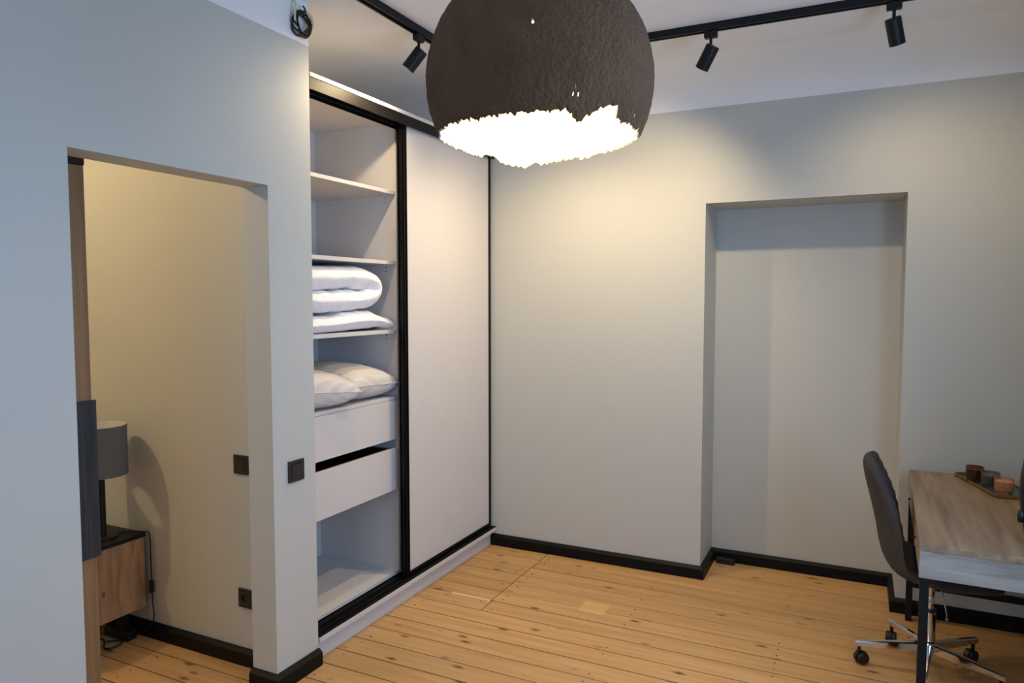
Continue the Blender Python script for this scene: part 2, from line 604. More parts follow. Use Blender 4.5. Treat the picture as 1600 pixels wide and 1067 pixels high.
yb_ = D + ND
baseboard('baseboard_far', [[(XR - 0.025, D), (XN2, D), (XN2, yb_), (XN1, yb_), (XN1, D), (-2.095, D)]], 'black baseboard running round the niche of the far wall')
baseboard('baseboard_left', [[(XL, YE), (XL, Y2), (XL - WT, Y2)], [(XL, Y1 - 0.002), (XL, YB)]], 'black baseboard round the foot of the left wall')
baseboard('baseboard_partition', [[(XL - WT - 0.001, YP), (XB, YP)]], 'black baseboard on the bedroom wall')
baseboard('baseboard_right', [[(XR, YB), (XR, D)]], 'black baseboard on the right wall')

# ------------------------------------------------------------------ sliding door in the doorway
dr = B('door_1', (-2.285, -2.247, 0.55, 1.489, 0.008, 2.006), M['oak'], bev=0.002)
tag(dr, 'brown oak sliding door edge with a charcoal wood band', kind='structure')
B('dark_band', (-2.2475, -2.236, 0.55, 1.497, 0.731, 1.251), M['darkwood'], dr, bev=0.002)['label'] = 'charcoal wood band across the door'
B('top_rail', (-2.290, -2.242, 0.50, 1.489, 2.0065, 2.05), M['matte_black'], dr, bev=0.002)['label'] = 'black metal rail above the door'

# ------------------------------------------------------------------ wardrobe
WD = empty('wardrobe', (-2.42, 3.19, 0), 'pale grey built-in wardrobe with black tracks, left half open', 'wardrobe')
LAM = M['laminate']
xf_, xb_ = -2.170, -2.700         # carcass front and back
yl, yr = YE + 0.006, D - 0.004
yd0, yd1 = 3.099, 3.117           # divider
B('side_panel', (xb_, xf_, yl, yl + 0.018, 0.112, 2.50), LAM, WD, bev=0.0006)
B('side_panel', (xb_, xf_, yr - 0.018, yr, 0.112, 2.50), LAM, WD, bev=0.0006)
B('divider', (xb_, xf_, yd0, yd1, 0.136, 2.482), LAM, WD, bev=0.0006)
B('back_panel', (xb_ - 0.012, xb_, yl, yr, 0.112, 2.50), LAM, WD)
B('top_panel', (xb_, -2.068, yl, yr, 2.502, 2.520), LAM, WD, bev=0.0008)
B('floor_panel', (xb_, -2.172, yl + 0.018, yr - 0.018, 0.1135, 0.136), LAM, WD)
B('ceiling_panel', (xb_, xf_ - 0.005, yl + 0.018, yr - 0.018, 2.482, 2.5015), LAM, WD)
B('plinth', (-2.112, -2.096, yl, yr, 0.0, 0.0895), LAM, WD)
B('ledge', (xb_, -2.062, yl, yr, 0.0900, 0.1120), LAM, WD, bev=0.001)
ypin = yd0
for z0 in (2.117, 1.757, 1.402, 1.054):
    B('shelf', (xb_ + 0.002, xf_ - 0.001, yl + 0.0185, yd0 - 0.0005, z0, z0 + 0.018), LAM, WD, bev=0.0006)
for z0 in (2.117, 1.757, 1.402):
    for xx in (-2.235, -2.60):
        for dz in ((-0.03,) if xx < -2.5 else (-0.012, -0.034)):
            bm = bmesh.new()
            cyl(bm, (xx, yd0 + 0.004, z0 + dz), (xx, yd0 - 0.0012, z0 + dz), 0.0042, seg=10)
            build('shelf_pin', bm, M['steel'], WD)
# drawers
for z0, z1, dx in ((0.8455, 1.052, 0.0), (0.578, 0.800, 0.004)):
    d_ = B('drawer', (xf_ - 0.018 + dx, xf_ + dx, yl + 0.021, yd0 - 0.003, z0, z1), LAM, WD, bev=0.0008)
    B('raw_edge', (xf_ - 0.016 + dx, xf_ - 0.008 + dx, yl + 0.022, yd0 - 0.004, z1 - 0.0001, z1 + 0.0009), M['chip'], d_)
    bm = bmesh.new()
    xa, xc = xb_ + 0.04, xf_ - 0.0185 + dx
    box(bm, xa, xc, yl + 0.03, yl + 0.042, z0 + 0.02, z1 - 0.012)
    box(bm, xa, xc, yd0 - 0.024, yd0 - 0.006, z0 + 0.02, z1 - 0.012)
    box(bm, xa, xc, yl + 0.042, yd0 - 0.024, z0 + 0.02, z0 + 0.03)
    box(bm, xa, xa + 0.012, yl + 0.042, yd0 - 0.024, z0 + 0.03, z1 - 0.03)
    build('drawer_box', bm, M['drawer_dark'], d_)
# bottom track: black profile with two running grooves
bm = bmesh.new()
box(bm, -2.1705, -2.0655, yl, yr, 0.1122, 0.1150)
for x0 in (-2.170, -2.136, -2.126, -2.092, -2.0685):
    box(bm, x0, x0 + 0.003, yl, yr, 0.1150, 0.1215)
build('bottom_track', bm, M['alu'], WD)
bm = bmesh.new()
box(bm, -2.172, -2.072, yl, yr, 2.494, 2.5018)
box(bm, -2.076, -2.072, yl, yr, 2.452, 2.494)
box(bm, -2.124, -2.121, yl, yr, 2.452, 2.494)
box(bm, -2.172, -2.168, yl, yr, 2.452, 2.494)
build('top_track', bm, M['alu'], WD)
# sliding door that covers the right half
y0d, y1d = 3.050, D - 0.008
sd = B('sliding_door', (-2.112, -2.102, y0d + 0.012, y1d - 0.006, 0.140, 2.470), LAM, WD)
sd['label'] = 'pale grey sliding door panel in a black frame'
bm = bmesh.new()
box(bm, -2.118, -2.113, y0d, y0d + 0.034, 0.124, 2.474)
box(bm, -2.118, -2.088, y0d, y0d + 0.005, 0.124, 2.474, 0.001)
box(bm, -2.092, -2.088, y0d, y0d + 0.012, 0.124, 2.474, 0.001)
box(bm, -2.101, -2.096, y0d + 0.012, y0d + 0.029, 0.124, 2.474)
box(bm, -2.118, -2.088, y0d + 0.029, y0d + 0.034, 0.124, 2.474, 0.001)
build('stile', bm, M['alu'], sd)
B('stile', (-2.118, -2.097, y1d - 0.024, y1d, 0.124, 2.474), M['alu'], sd, bev=0.001)
B('rail', (-2.116, -2.096, y0d + 0.034, y1d - 0.024, 0.124, 0.142), M['alu'], sd, bev=0.001)
B('rail', (-2.116, -2.096, y0d + 0.034, y1d - 0.024, 2.462, 2.474), M['alu'], sd, bev=0.001)


# ------------------------------------------------------------------ bedding
def ribbon_duvet(name, path, half, x_front, x_back, label, seed, cat='duvet'):
    """padded cloth folded along a path in the (y, z) plane, drawn back into the shelf"""
    # resample path
    pts = [Vector(p) for p in path]
    P = []
    for i in range(len(pts) - 1):
        a, b, c_, d = pts[max(i - 1, 0)], pts[i], pts[i + 1], pts[min(i + 2, len(pts) - 1)]
        for k in range(10):
            t = k / 10
            P.append(0.5 * ((2 * b) + (c_ - a) * t + (2 * a - 5 * b + 4 * c_ - d) * t * t + (3 * b - a - 3 * c_ + d) * t ** 3))
    P.append(pts[-1])
    n = len(P)
    bm = bmesh.new()
    NX = 26
    xs = [x_front + (x_back - x_front) * (i / NX) for i in range(NX + 1)]
    top, bot = [], []
    for ix, x in enumerate(xs):
        u = ix / NX
        edge = min(1.0, math.sqrt(max(0.0, 1 - (1 - min(u / 0.16, 1)) ** 2)) + 0.02, math.sqrt(max(0.0, 1 - (1 - min((1 - u) / 0.10, 1)) ** 2)) + 0.02)
        rt, rb_ = [], []
        for i, p in enumerate(P):
            t = P[min(i + 1, n - 1)] - P[max(i - 1, 0)]
            t.normalize()
            nn = Vector((-t.y, t.x))
            v = i / (n - 1)
            hh = half(v) if callable(half) else half
            e2 = min(1.0, math.sqrt(max(0.0, 1 - (1 - min(v / 0.04, 1)) ** 2)) + 0.1, math.sqrt(max(0.0, 1 - (1 - min((1 - v) / 0.05, 1)) ** 2)) + 0.1)
            q = Vector((x * 9, p.x * 9, p.y * 9 + seed))
            wr = 0.010 * noise.noise(q) + (0.013 * noise.noise(Vector((x * 9, p.x * 24 + p.y * 22, seed * 2.0))) + 0.008 * noise.noise(Vector((x * 16, p.x * 62, seed)))) * edge
            th = hh * edge * e2
            a = p + nn * (th + wr); b = p - nn * max(th + wr * 0.4, 0.001)
            rt.append(bm.verts.new((x, a.x, a.y))); rb_.append(bm.verts.new((x, b.x, b.y)))
        top.append(rt); bot.append(rb_)
    for i in range(NX):
        for j in range(n - 1):
            bm.faces.new((top[i][j], top[i][j + 1], top[i + 1][j + 1], top[i + 1][j]))
            bm.faces.new((bot[i][j], bot[i + 1][j], bot[i + 1][j + 1], bot[i][j + 1]))
        bm.faces.new((top[i][0], top[i + 1][0], bot[i + 1][0], bot[i][0]))
        bm.faces.new((top[i][-1], bot[i][-1], bot[i + 1][-1], top[i + 1][-1]))
    for j in range(n - 1):
        bm.faces.new((top[0][j], bot[0][j], bot[0][j + 1], top[0][j + 1]))
        bm.faces.new((top[-1][j], top[-1][j + 1], bot[-1][j + 1], bot[-1][j]))
    o = build(name, bm, M['duvet'], smooth=True)
    ss = o.modifiers.new('subd', 'SUBSURF'); ss.levels = 1; ss.render_levels = 1
    return tag(o, label, cat, 'white folded duvets on the wardrobe shelf')


ribbon_duvet('folded_duvet', [(2.385, 1.458), (2.60, 1.462), (2.80, 1.474), (2.95, 1.472), (3.03, 1.455), (3.072, 1.446)],
             lambda v: 0.032 + 0.017 * math.sin(min(1, v * 1.25) * math.pi) - 0.010 * v, -2.168, -2.62,
             'flat white folded duvet at the bottom of the shelf stack', 3.1)
ribbon_duvet('folded_duvet', [(2.385, 1.574), (2.46, 1.572), (2.56, 1.568), (2.72, 1.572), (2.88, 1.580), (2.955, 1.602), (2.970, 1.640), (2.925, 1.670), (2.80, 1.684), (2.58, 1.676), (2.40, 1.672)],
             lambda v: (0.050 + 0.005 * math.sin(v * 9)) * (1 - 0.55 * math.exp(-((v - 0.115) / 0.014) ** 2)), -2.170, -2.63,
             'thick white folded duvet rolled over on top of the flat one', 11.7)


def pillow(name, c, sx, sy, sz, rot, tilt, label, seed):
    bm = bmesh.new()
    n = 28
    rows = {}
    for s in (1, -1):
        for i in range(n + 1):
            for j in range(n + 1):
                u, v = 2 * i / n - 1, 2 * j / n - 1
                if s == -1 and (i in (0, n) or j in (0, n)):
                    rows[(s, i, j)] = rows[(1, i, j)]
                    continue
                k = max(0.0, (1 - u ** 2) * (1 - v ** 2))
                h = k ** 0.34
                pin = 1 - 0.10 * (abs(u) ** 2) * (1 - abs(v) ** 2) * 0 - 0.07 * (1 - abs(u * v)) * max(abs(u), abs(v)) ** 6
                x, y = u * sx / 2 * pin, v * sy / 2 * pin
                z = s * h * sz / 2
                z += 0.006 * noise.noise(Vector((u * 3, v * 3, seed + s))) * h + 0.004 * noise.noise(Vector((u * 8, v * 8, seed))) * h
                rows[(s, i, j)] = bm.verts.new((x, y, z))
    for s in (1, -1):
        for i in range(n):
            for j in range(n):
                q = [rows[(s, i, j)], rows[(s, i + 1, j)], rows[(s, i + 1, j + 1)], rows[(s, i, j + 1)]]
                bm.faces.new(q if s == 1 else q[::-1])
    xf = Matrix.Translation(c) @ Matrix.Rotation(R(rot), 4, 'Z') @ Matrix.Rotation(R(tilt[0]), 4, 'X') @ Matrix.Rotation(R(tilt[1]), 4, 'Y')
    o = build(name, bm, M['pillow'], smooth=True, xf=xf)
    # seam piping round the edge
    bm = bmesh.new()
    ring = [(i, 0) for i in range(n)] + [(n, j) for j in range(n)] + [(n - i, n) for i in range(n)] + [(0, n - j) for j in range(n)]
    pts = []
    for (i, j) in ring[::2]:
        u, v = 2 * i / n - 1, 2 * j / n - 1
        pin = 1 - 0.07 * (1 - abs(u * v)) * max(abs(u), abs(v)) ** 6
        pts.append(xf @ Vector((u * sx / 2 * pin, v * sy / 2 * pin, 0)))
    tube(bm, pts, 0.0022, 6, 2, True)
    build('piping', bm, M['pillow'], o, smooth=True)
    return tag(o, label, 'pillow', 'quilted pillows on the wardrobe shelf')


pillow('pillow', (-2.392, 2.886, 1.165), 0.50, 0.405, 0.185, 3, (-3, 3), 'pale quilted pillow reaching right to the black door frame', 1.0)
pillow('pillow', (-2.328, 2.520, 1.166), 0.40, 0.45, 0.185, -5, (-5, 2), 'pale quilted pillow beside the left wall, in front of the other', 5.0)

# ------------------------------------------------------------------ pendant lamp
PC = Vector((-0.650, 1.482, 2.055))
PR = 0.250
pend = empty('pendant_lamp', (PC.x, PC.y, 1.93), 'large dark brown paper pulp dome pendant with ragged glowing rim', 'lamp')
view_az = math.atan2(-PC.y, -PC.x)      # direction from the lamp to the camera
right_az = view_az + math.pi / 2
# ragged rim height as a function of the angle round the lamp: 0 = side to the camera, + = photo right
near = [(-90, 0.008), (-72, 0.012), (-50, 0.010), (-30, 0.006), (-10, 0.008), (8, 0.012), (14, 0.014), (17, 0.000), (21, -0.006), (25, 0.008), (31, 0.020), (38, 0.032), (42, 0.036), (43.5, 0.014), (50, 0.004), (60, 0.008), (75, 0.002), (90, 0.006)]
farr = [(-180, -0.010), (-165, -0.020), (-155, -0.016), (-148, 0.006), (-140, 0.002), (-120, 0.004), (-105, 0.010), (-90, 0.008)]
farr2 = [(90, 0.006), (110, 0.012), (130, 0.004), (145, 0.002), (160, -0.004), (180, -0.010)]
KEY = farr[:-1] + near + farr2[1:]


def rim_h(deg):
    for (a, h0), (b, h1) in zip(KEY[:-1], KEY[1:]):
        if a <= deg <= b:
            t = (deg - a) / (b - a)
            base = h0 + (h1 - h0) * t
            break
    q = R(deg)
    v = Vector((math.cos(q), math.sin(q), 0))
    return base + 0.006 * noise.noise(v * 9 + Vector((3, 1, 0))) + 0.006 * noise.noise(v * 26) + 0.0055 * noise.noise(v * 70)


NT, NP = 420, 60
bm = bmesh.new()
grid = []
for i in range(NT):
    deg = -180 + 360 * i / NT
    az = view_az + R(deg)
    zr = -0.126 + rim_h(deg)
    col = []
    for k in range(NP + 1):
        # from the crown down to the rim, in a slightly full-bodied sphere
        ph_end = math.acos(max(-1, min(1, zr / PR)))
        ph = 0.10 + (ph_end - 0.10) * (k / NP)
        rr = PR * (math.sin(ph) ** 0.94)
        z = PR * math.cos(ph)
        p = Vector((rr * math.cos(az), rr * math.sin(az), z))
        nrm = p.normalized()
        dsp = 0.0009 * noise.noise(p * 30) + 0.0013 * noise.noise(p * 85) + 0.0013 * noise.noise(p * 170)
        p += nrm * dsp
        col.append(bm.verts.new(PC + p))
    grid.append(col)
faces = {}
for i in range(NT):
    j = (i + 1) % NT
    for k in range(NP):
        faces[(i, k)] = bm.faces.new((grid[i][k], grid[j][k], grid[j][k + 1], grid[i][k + 1]))
# pin holes where the pulp is thin
for deg, k, th in ((-2.6, 39, 0.0002), (16, 55, 0.0011), (18.5, 54, 0.0010), (17, 53, 0.0013), (58, 57, 0.0011)):
    f = faces[(int((deg + 180) / 360 * NT), k)]
    if th:
        bmesh.ops.inset_individual(bm, faces=[f], thickness=th)
    bm.faces.remove(f)
sh = build('shade', bm, [M['mache'], M['mache_in']], pend, smooth=True)
so = sh.modifiers.new('thick', 'SOLIDIFY')
so.thickness = 0.0042
so.offset = -1
so.material_offset = 1
so.material_offset_rim = 1
bm = bmesh.new()
lathe(bm, (PC.x, PC.y, PC.z + PR - 0.014), [(0, 0.03), (0.020, 0.03), (0.034, 0.012), (0.034, 0.0), (0, 0.0)], 24)
build('cap', bm, M['matte_black'], pend, angle=40)
bm = bmesh.new()
cyl(bm, (PC.x, PC.y, PC.z + PR + 0.015), (PC.x, PC.y, ZC - 0.02), 0.0035, seg=10)
build('cord', bm, M['cable'], pend, smooth=True)
bm = bmesh.new()
lathe(bm, (PC.x, PC.y, ZC - 0.03), [(0, 0), (0.045, 0.0), (0.05, 0.01), (0.05, 0.0298), (0, 0.0298)], 28)
build('ceiling_rose', bm, M['matte_black'], pend, angle=40)
bm = bmesh.new()
cyl(bm, (PC.x, PC.y, PC.z + PR - 0.015), (PC.x, PC.y, PC.z + 0.165), 0.02, seg=20)
build('bulb_holder', bm, M['matte_black'], pend, angle=40)
bm = bmesh.new()
lathe(bm, (PC.x, PC.y, PC.z + 0.055), [(0, 0), (0.018, 0.004), (0.030, 0.02), (0.031, 0.04), (0.022, 0.07), (0.013, 0.09), (0.013, 0.11), (0, 0.11)], 24)
build('bulb', bm, M['bulb'], pend, smooth=True)
l = bpy.data.lights.new('pendant_light', 'POINT')
l.energy, l.color, l.shadow_soft_size = PENDANT_W, WARM, 0.03
lo = bpy.data.objects.new('pendant_light', l)
lo.location = (PC.x, PC.y, PC.z + 0.02)
C.objects.link(lo)

# ------------------------------------------------------------------ ceiling track with spots
YT, XT = 3.285, -1.800
tr = empty('lighting_track', (-0.63, YT, ZC), 'black lighting track turning a corner on the white ceiling', 'lighting track')


def track_seg(x0, x1, y0, y1):
    bm = bmesh.new()
    box(bm, x0, x1, y0, y1, ZC - 0.008, ZC)
    if x1 - x0 > y1 - y0:
        for a in (y0, y1 - 0.009):
            box(bm, x0, x1, a, a + 0.009, ZC - 0.032, ZC - 0.008)
    else:
        for a in (x0, x1 - 0.009):
            box(bm, a, a + 0.009, y0, y1, ZC - 0.032, ZC - 0.008)
    return build('track_rail', bm, M['matte_black'], tr)


track_seg(XT + 0.018, 0.55, YT - 0.018, YT + 0.018)
track_seg(XT - 0.018, XT + 0.018, 0.40, YT - 0.018)
B('corner_joint', (XT - 0.019, XT + 0.019, YT - 0.019, YT + 0.019, ZC - 0.033, ZC - 0.0005), M['matte_black'], tr)


def spot(x, y, rzn, aim, label, power=SPOT_W, angle=142, blend=1.0):
    s = empty('track_spotlight', (x, y, ZC - 0.032), label, 'spotlight', 'spotlights on the ceiling track')
    zt = ZC - 0.032
    bm = bmesh.new()
    if rzn == 'x':
        box(bm, x - 0.028, x + 0.028, y - 0.015, y + 0.015, zt - 0.030, zt - 0.0005, 0.003)
    else:
        box(bm, x - 0.015, x + 0.015, y - 0.028, y + 0.028, zt - 0.030, zt - 0.0005, 0.003)
    build('adapter', bm, M['matte_black'], s)
    a = (Vector(aim)).normalized()
    side = Vector((0, 0, 1)).cross(a)
    side = side.normalized() if side.length > 1e-3 else Vector((1, 0, 0))
    piv = Vector((x, y, zt - 0.085))
    bm = bmesh.new()
    cyl(bm, (x, y, zt - 0.030), piv, 0.0065, seg=12)
    build('stem', bm, M['matte_black'], s, angle=40)
    bm = bmesh.new()
    r, L0, L1 = 0.030, -0.022, 0.082
    lathe(bm, piv, [(0, L0), (r - 0.002, L0), (r, L0 + 0.002), (r, L1), (r - 0.003, L1), (r - 0.003, L1 - 0.020), (0, L1 - 0.020)], 32, a)
    body = build('lamp_body', bm, M['matte_black'], s, angle=40)
    bm = bmesh.new()
    lathe(bm, piv, [(0, L1 - 0.0195), (r - 0.0035, L1 - 0.0195), (r - 0.0035, L1 - 0.017), (0, L1 - 0.017)], 28, a)
    build('lens', bm, M['lens'], body)
    ld = bpy.data.lights.new('spot_light', 'SPOT')
    ld.energy, ld.color = power, WARM
    ld.spot_size, ld.spot_blend = R(angle), blend
    ld.shadow_soft_size = 0.018
    q = bpy.data.objects.new('spot_light', ld)
    C.objects.link(q)
    q.location = piv + a * (L1 + 0.003)
    q.rotation_euler = a.to_track_quat('-Z', 'Y').to_euler()
    return s


spot(XT, 2.760, 'y', (-0.60, -0.20, -0.77), 'black spotlight on the track nearest the wardrobe, tilted left', power=SPOT_W * 0.58, angle=155)
spot(-0.616, YT, 'x', (-0.52, 0.29, -0.80), 'black spotlight just right of the brown pendant')
spot(0.098, YT, 'x', (0.20, 0.42, -0.88), 'black spotlight furthest right, above the niche', power=SPOT_W * 0.33)
spot(-1.43, YT, 'x', (-0.06, 0.18, -0.98), 'black spotlight hidden behind the brown pendant', power=SPOT_W * 0.95)

# ------------------------------------------------------------------ coil of wire on the wall end
coil = empty('wire_coil', (XL, 2.29, 2.63), 'coil of loose black and yellow wire high on the wall end', 'wire')
cc = Vector((XL + 0.012, 2.291, 2.686))
bm = bmesh.new()
for k in range(4):
    pts = []
    for i in range(12):
        t = 2 * math.pi * i / 12 + k * 0.5
        rr = 0.047 + 0.009 * math.sin(t * 2 + k * 1.7) - 0.002 * k
        pts.append(cc + Vector((0.004 * k + 0.006 * math.sin(t * 3 + k), rr * math.cos(t) * 0.95, rr * math.sin(t))))
    tube(bm, pts, 0.0042, 7, 4, True)
tube(bm, [cc + Vector((0.02, 0.045, 0.012)), cc + Vector((0.022, 0.01, -0.02)), cc + Vector((0.018, -0.012, -0.042))], 0.0042, 7, 6)
tube(bm, [cc + Vector((0.014, 0.012, 0.048)), cc + Vector((0.018, 0.002, 0.062)), cc + Vector((0.012, -0.002, 0.070))], 0.0035, 7, 4)
build('black_wire', bm, M['cable'], coil, smooth=True)
bm = bmesh.new()
tube(bm, [cc + Vector((0.02, 0.046, 0.0)), cc + Vector((0.022, 0.038, 0.034)), cc + Vector((0.02, 0.010, 0.050))], 0.006, 8, 6)
tube(bm, [cc + Vector((-0.012, -0.040, 0.085)), cc + Vector((0.006, -0.036, 0.074)), cc + Vector((0.012, -0.046, 0.04)), cc + Vector((0.012, -0.048, 0.0))], 0.0038, 8, 6)
build('yellow_wire', bm, M['wire_yellow'], coil, smooth=True)


# ------------------------------------------------------------------ switches and socket
def wall_plate(name, c, face, label, cat, socket=False, s=0.082):
    """face: 'x' -> plate on a wall facing +x, 'y' -> facing -y"""
    o = empty(name, c, label, cat)
    if face == 'x':
        mtx = Matrix.Translation(c) @ Matrix.Rotation(R(90), 4, 'Z')
    else:
        mtx = Matrix.Translation(c)
    h = s / 2
    bm = bmesh.new()
    # flat frame with an opening, local: x across, -y outwards, z up
    k = 0.72 * h
    for d in ((-h, -k, -h, h), (k, h, -h, h), (-k, k, k, h), (-k, k, -h, -k)):
        box(bm, d[0], d[1], -0.009, 0, d[2], d[3], 0.0008)
    build('frame', bm, M['switch'], o, xf=mtx)
    bm = bmesh.new()
    if socket:
        kk = k * 0.985
        sq = []
        seg = 32
        for i in range(seg):
            t = 2 * math.pi * i / seg
            cx, cz = math.cos(t), math.sin(t)
            m_ = max(abs(cx), abs(cz))
            sq.append((cx / m_ * kk, cz / m_ * kk))
        rr = k * 0.72
        A = [bm.verts.new((x, -0.010, z)) for x, z in sq]
        Bq = [bm.verts.new((rr * math.cos(2 * math.pi * i / seg), -0.010, rr * math.sin(2 * math.pi * i / seg))) for i in range(seg)]
        Cc = [bm.verts.new((rr * math.cos(2 * math.pi * i / seg) * .97, -0.0012, rr * math.sin(2 * math.pi * i / seg) * .97)) for i in range(seg)]
        Z = [bm.verts.new((x, -0.001, z)) for x, z in sq]
        for i in range(seg):
            j = (i + 1) % seg
            bm.faces.new((A[i], A[j], Bq[j], Bq[i])); bm.faces.new((Bq[i], Bq[j], Cc[j], Cc[i])); bm.faces.new((Z[i], Z[j], A[j], A[i]))
        bm.faces.new(Cc)
        build('socket_insert', bm, M['switch'], o, xf=mtx, angle=30)
        for sx in (-1, 1):
            bm = bmesh.new()
            cyl(bm, (sx * 0.0095, -0.0012, 0), (sx * 0.0095, -0.0016, 0), 0.003, seg=12)
            build('pin_hole', bm, M['plastic'], o, xf=mtx)
        bm = bmesh.new()
        box(bm, -0.003, 0.003, -0.006, -0.0013, -rr * 0.95, -rr * 0.78)
        build('earth_clip', bm, M['steel'], o, xf=mtx)
    else:
        kk = k * 0.93
        a = [bm.verts.new(p) for p in ((-kk, -0.001, -kk), (kk, -0.001, -kk), (kk, -0.001, kk), (-kk, -0.001, kk), (-kk, -0.0095, -kk), (kk, -0.0095, -kk), (kk, -0.0125, kk), (-kk, -0.0125, kk))]
        for q in ((0, 3, 2, 1), (4, 5, 6, 7), (0, 1, 5, 4), (1, 2, 6, 5), (2, 3, 7, 6), (3, 0, 4, 7)):
            bm.faces.new([a[i] for i in q])
        build('rocker', bm, M['switch'], o, xf=mtx)
    return o


wall_plate('light_switch', (XL, 2.2255, 0.875), 'x', 'dark grey light switch on the blue-grey wall end', 'light switch', s=0.088)
wall_plate('light_switch', (-2.352, YP, 0.874), 'y', 'dark grey light switch on the beige bedroom wall', 'light switch')
wall_plate('wall_socket', (-2.341, YP, 0.292), 'y', 'dark grey round socket low on the bedroom wall', 'socket', True)

# ------------------------------------------------------------------ nightstand and bedside lamp
ns = empty('nightstand', (-3.14, 2.0, 0), 'nightstand with black top and knotty oak drawer front in the bedroom', 'nightstand')
B('top', (-3.345, -2.938, 1.745, 2.183, 0.484, 0.502), M['matte_black'], ns, bev=0.001)
B('body', (-3.34, -2.968, 1.75, 2.178, 0.150, 0.484), M['matte_black'], ns)
B('drawer_front', (-2.968, -2.948, 1.75, 2.180, 0.152, 0.482), M['knotty'], ns, bev=0.001)
for x in (-3.31, -3.04):
    for y in (1.79, 2.13):
        B('leg', (x - 0.015, x + 0.015, y - 0.015, y + 0.015, 0, 0.150), M['matte_black'], ns)
LX, LY = -3.045, 2.045
bl = empty('table_lamp', (LX, LY, 0.502), 'bedside lamp with taupe drum shade on a black post', 'lamp')
bm = bmesh.new()
lathe(bm, (LX, LY, 0.502), [(0, 0), (0.062, 0), (0.062, 0.010), (0.020, 0.014), (0, 0.014)], 32)
build('base', bm, M['matte_black'], bl, angle=40)
bm = bmesh.new()
cyl(bm, (LX, LY, 0.514), (LX, LY, 0.83), 0.017, seg=20)
build('post', bm, M['matte_black'], bl, angle=40)
bm = bmesh.new()
ro, ri, z0, z1 = 0.112, 0.1095, 0.792, 1.016
lathe(bm, (LX, LY, 0), [(ro, z0), (ro, z1), (ri, z1), (ri, z0)], 48, close=True)
s_ = build('shade', bm, M['shade'], bl, angle=40)
bm = bmesh.new()
lathe(bm, (LX, LY, 0), [(ri - 0.0004, z0 + 0.001), (ri - 0.0004, z1 + 0.001), (ri - 0.002, z1 + 0.001), (ri - 0.002, z0 + 0.001)], 48, close=True)
build('lining', bm, M['shade_in'], s_, angle=40)
bm = bmesh.new()
for k in range(3):
    t = 2 * math.pi * k / 3 + 0.4
    cyl(bm, (LX, LY, 0.83), (LX + ri * math.cos(t), LY + ri * math.sin(t), 0.86), 0.002, seg=6)
build('shade_holder', bm, M['steel'], bl)
bm = bmesh.new()
tube(bm, [(LX - 0.01, LY + 0.058, 0.508), (-3.02, 2.15, 0.506), (-2.95, 2.176, 0.507), (-2.928, 2.192, 0.49), (-2.926, 2.195, 0.36), (-2.920, 2.192, 0.20), (-2.905, 2.185, 0.10), (-2.93, 2.17, 0.055), (-3.0, 2.12, 0.012), (-3.07, 2.06, 0.010)], 0.0032, 8, 6)
cb = build('cable', bm, M['cable'], bl, smooth=True)
B('inline_switch', (-2.934, -2.914, 2.184, 2.202, 0.215, 0.275), M['plastic'], cb, bev=0.006, seg=3)

ps = empty('power_strip', (-3.06, 2.13, 0), 'black power strip with cables under the nightstand', 'power strip')
B('housing', (-3.16, -2.99, 2.112, 2.160, 0.0, 0.042), M['plastic'], ps, bev=0.004, seg=2)
B('plug', (-3.075, -3.03, 2.118, 2.154, 0.042, 0.080), M['plastic'], ps, bev=0.005, seg=2)
bm = bmesh.new()
tube(bm, [(-3.0, 2.11, 0.02), (-2.985, 2.06, 0.008), (-3.02, 2.02, 0.006), (-3.06, 2.04, 0.03), (-3.15, 2.0, 0.05), (-3.3, 1.95, 0.06), (-3.5, 1.9, 0.02)], 0.0038, 8, 6)
build('cable', bm, M['cable'], ps, smooth=True)

# bedroom ceiling lamp, out of view above the doorway
cl = empty('ceiling_lamp', (-3.55, 1.02, ZC), 'small round ceiling lamp in the bedroom, above the doorway', 'lamp')
bm = bmesh.new()
lathe(bm, (-3.55, 1.02, ZC), [(0, 0), (0.12, 0), (0.12, -0.03), (0, -0.03)], 32)
build('base', bm, M['white'], cl, angle=40)
bm = bmesh.new()
lathe(bm, (-3.55, 1.02, ZC), [(0, -0.03), (0.11, -0.03), (0.10, -0.06), (0, -0.065)], 32)
build('diffuser', bm, M['diffuser'], cl, smooth=True)
l = bpy.data.lights.new('bedroom_light', 'POINT')
l.energy, l.color, l.shadow_soft_size = BEDROOM_W, (1.0, 0.77, 0.46), 0.025
lo = bpy.data.objects.new('bedroom_light', l)
lo.location = (-3.55, 1.02, ZC - 0.13)
C.objects.link(lo)

# ------------------------------------------------------------------ small black box in the niche
ab = empty('adapter_box', (-0.675, 4.325, 0), 'small black plug-in box on the floor in the niche corner', 'box')
B('housing', (-0.727, -0.622, 4.305, 4.352, 0.0, 0.036), M['plastic'], ab, bev=0.004, seg=2)
bm = bmesh.new()
tube(bm, [(-0.724, 4.33, 0.018), (-0.737, 4.335, 0.012), (-0.742, 4.345, 0.02)], 0.003, 8, 4)
build('cable', bm, M['cable'], ab, smooth=True)

# ------------------------------------------------------------------ desk (long side along the right wall)
DA = R(-1.6)
DXF = Matrix.Translation((0.21, 2.76, 0)) @ Matrix.Rotation(DA, 4, 'Z')
DW, DL = 0.545, 1.20               # depth towards the right wall, length along it
dk = empty('desk', (0.48, 3.36, 0), 'grey oak desk with thin black metal legs in the corner', 'desk')


def DB(name, dims, m, parent=dk, bev=0.0):
    return B(name, dims, m, parent, bev=bev, xf=DXF)


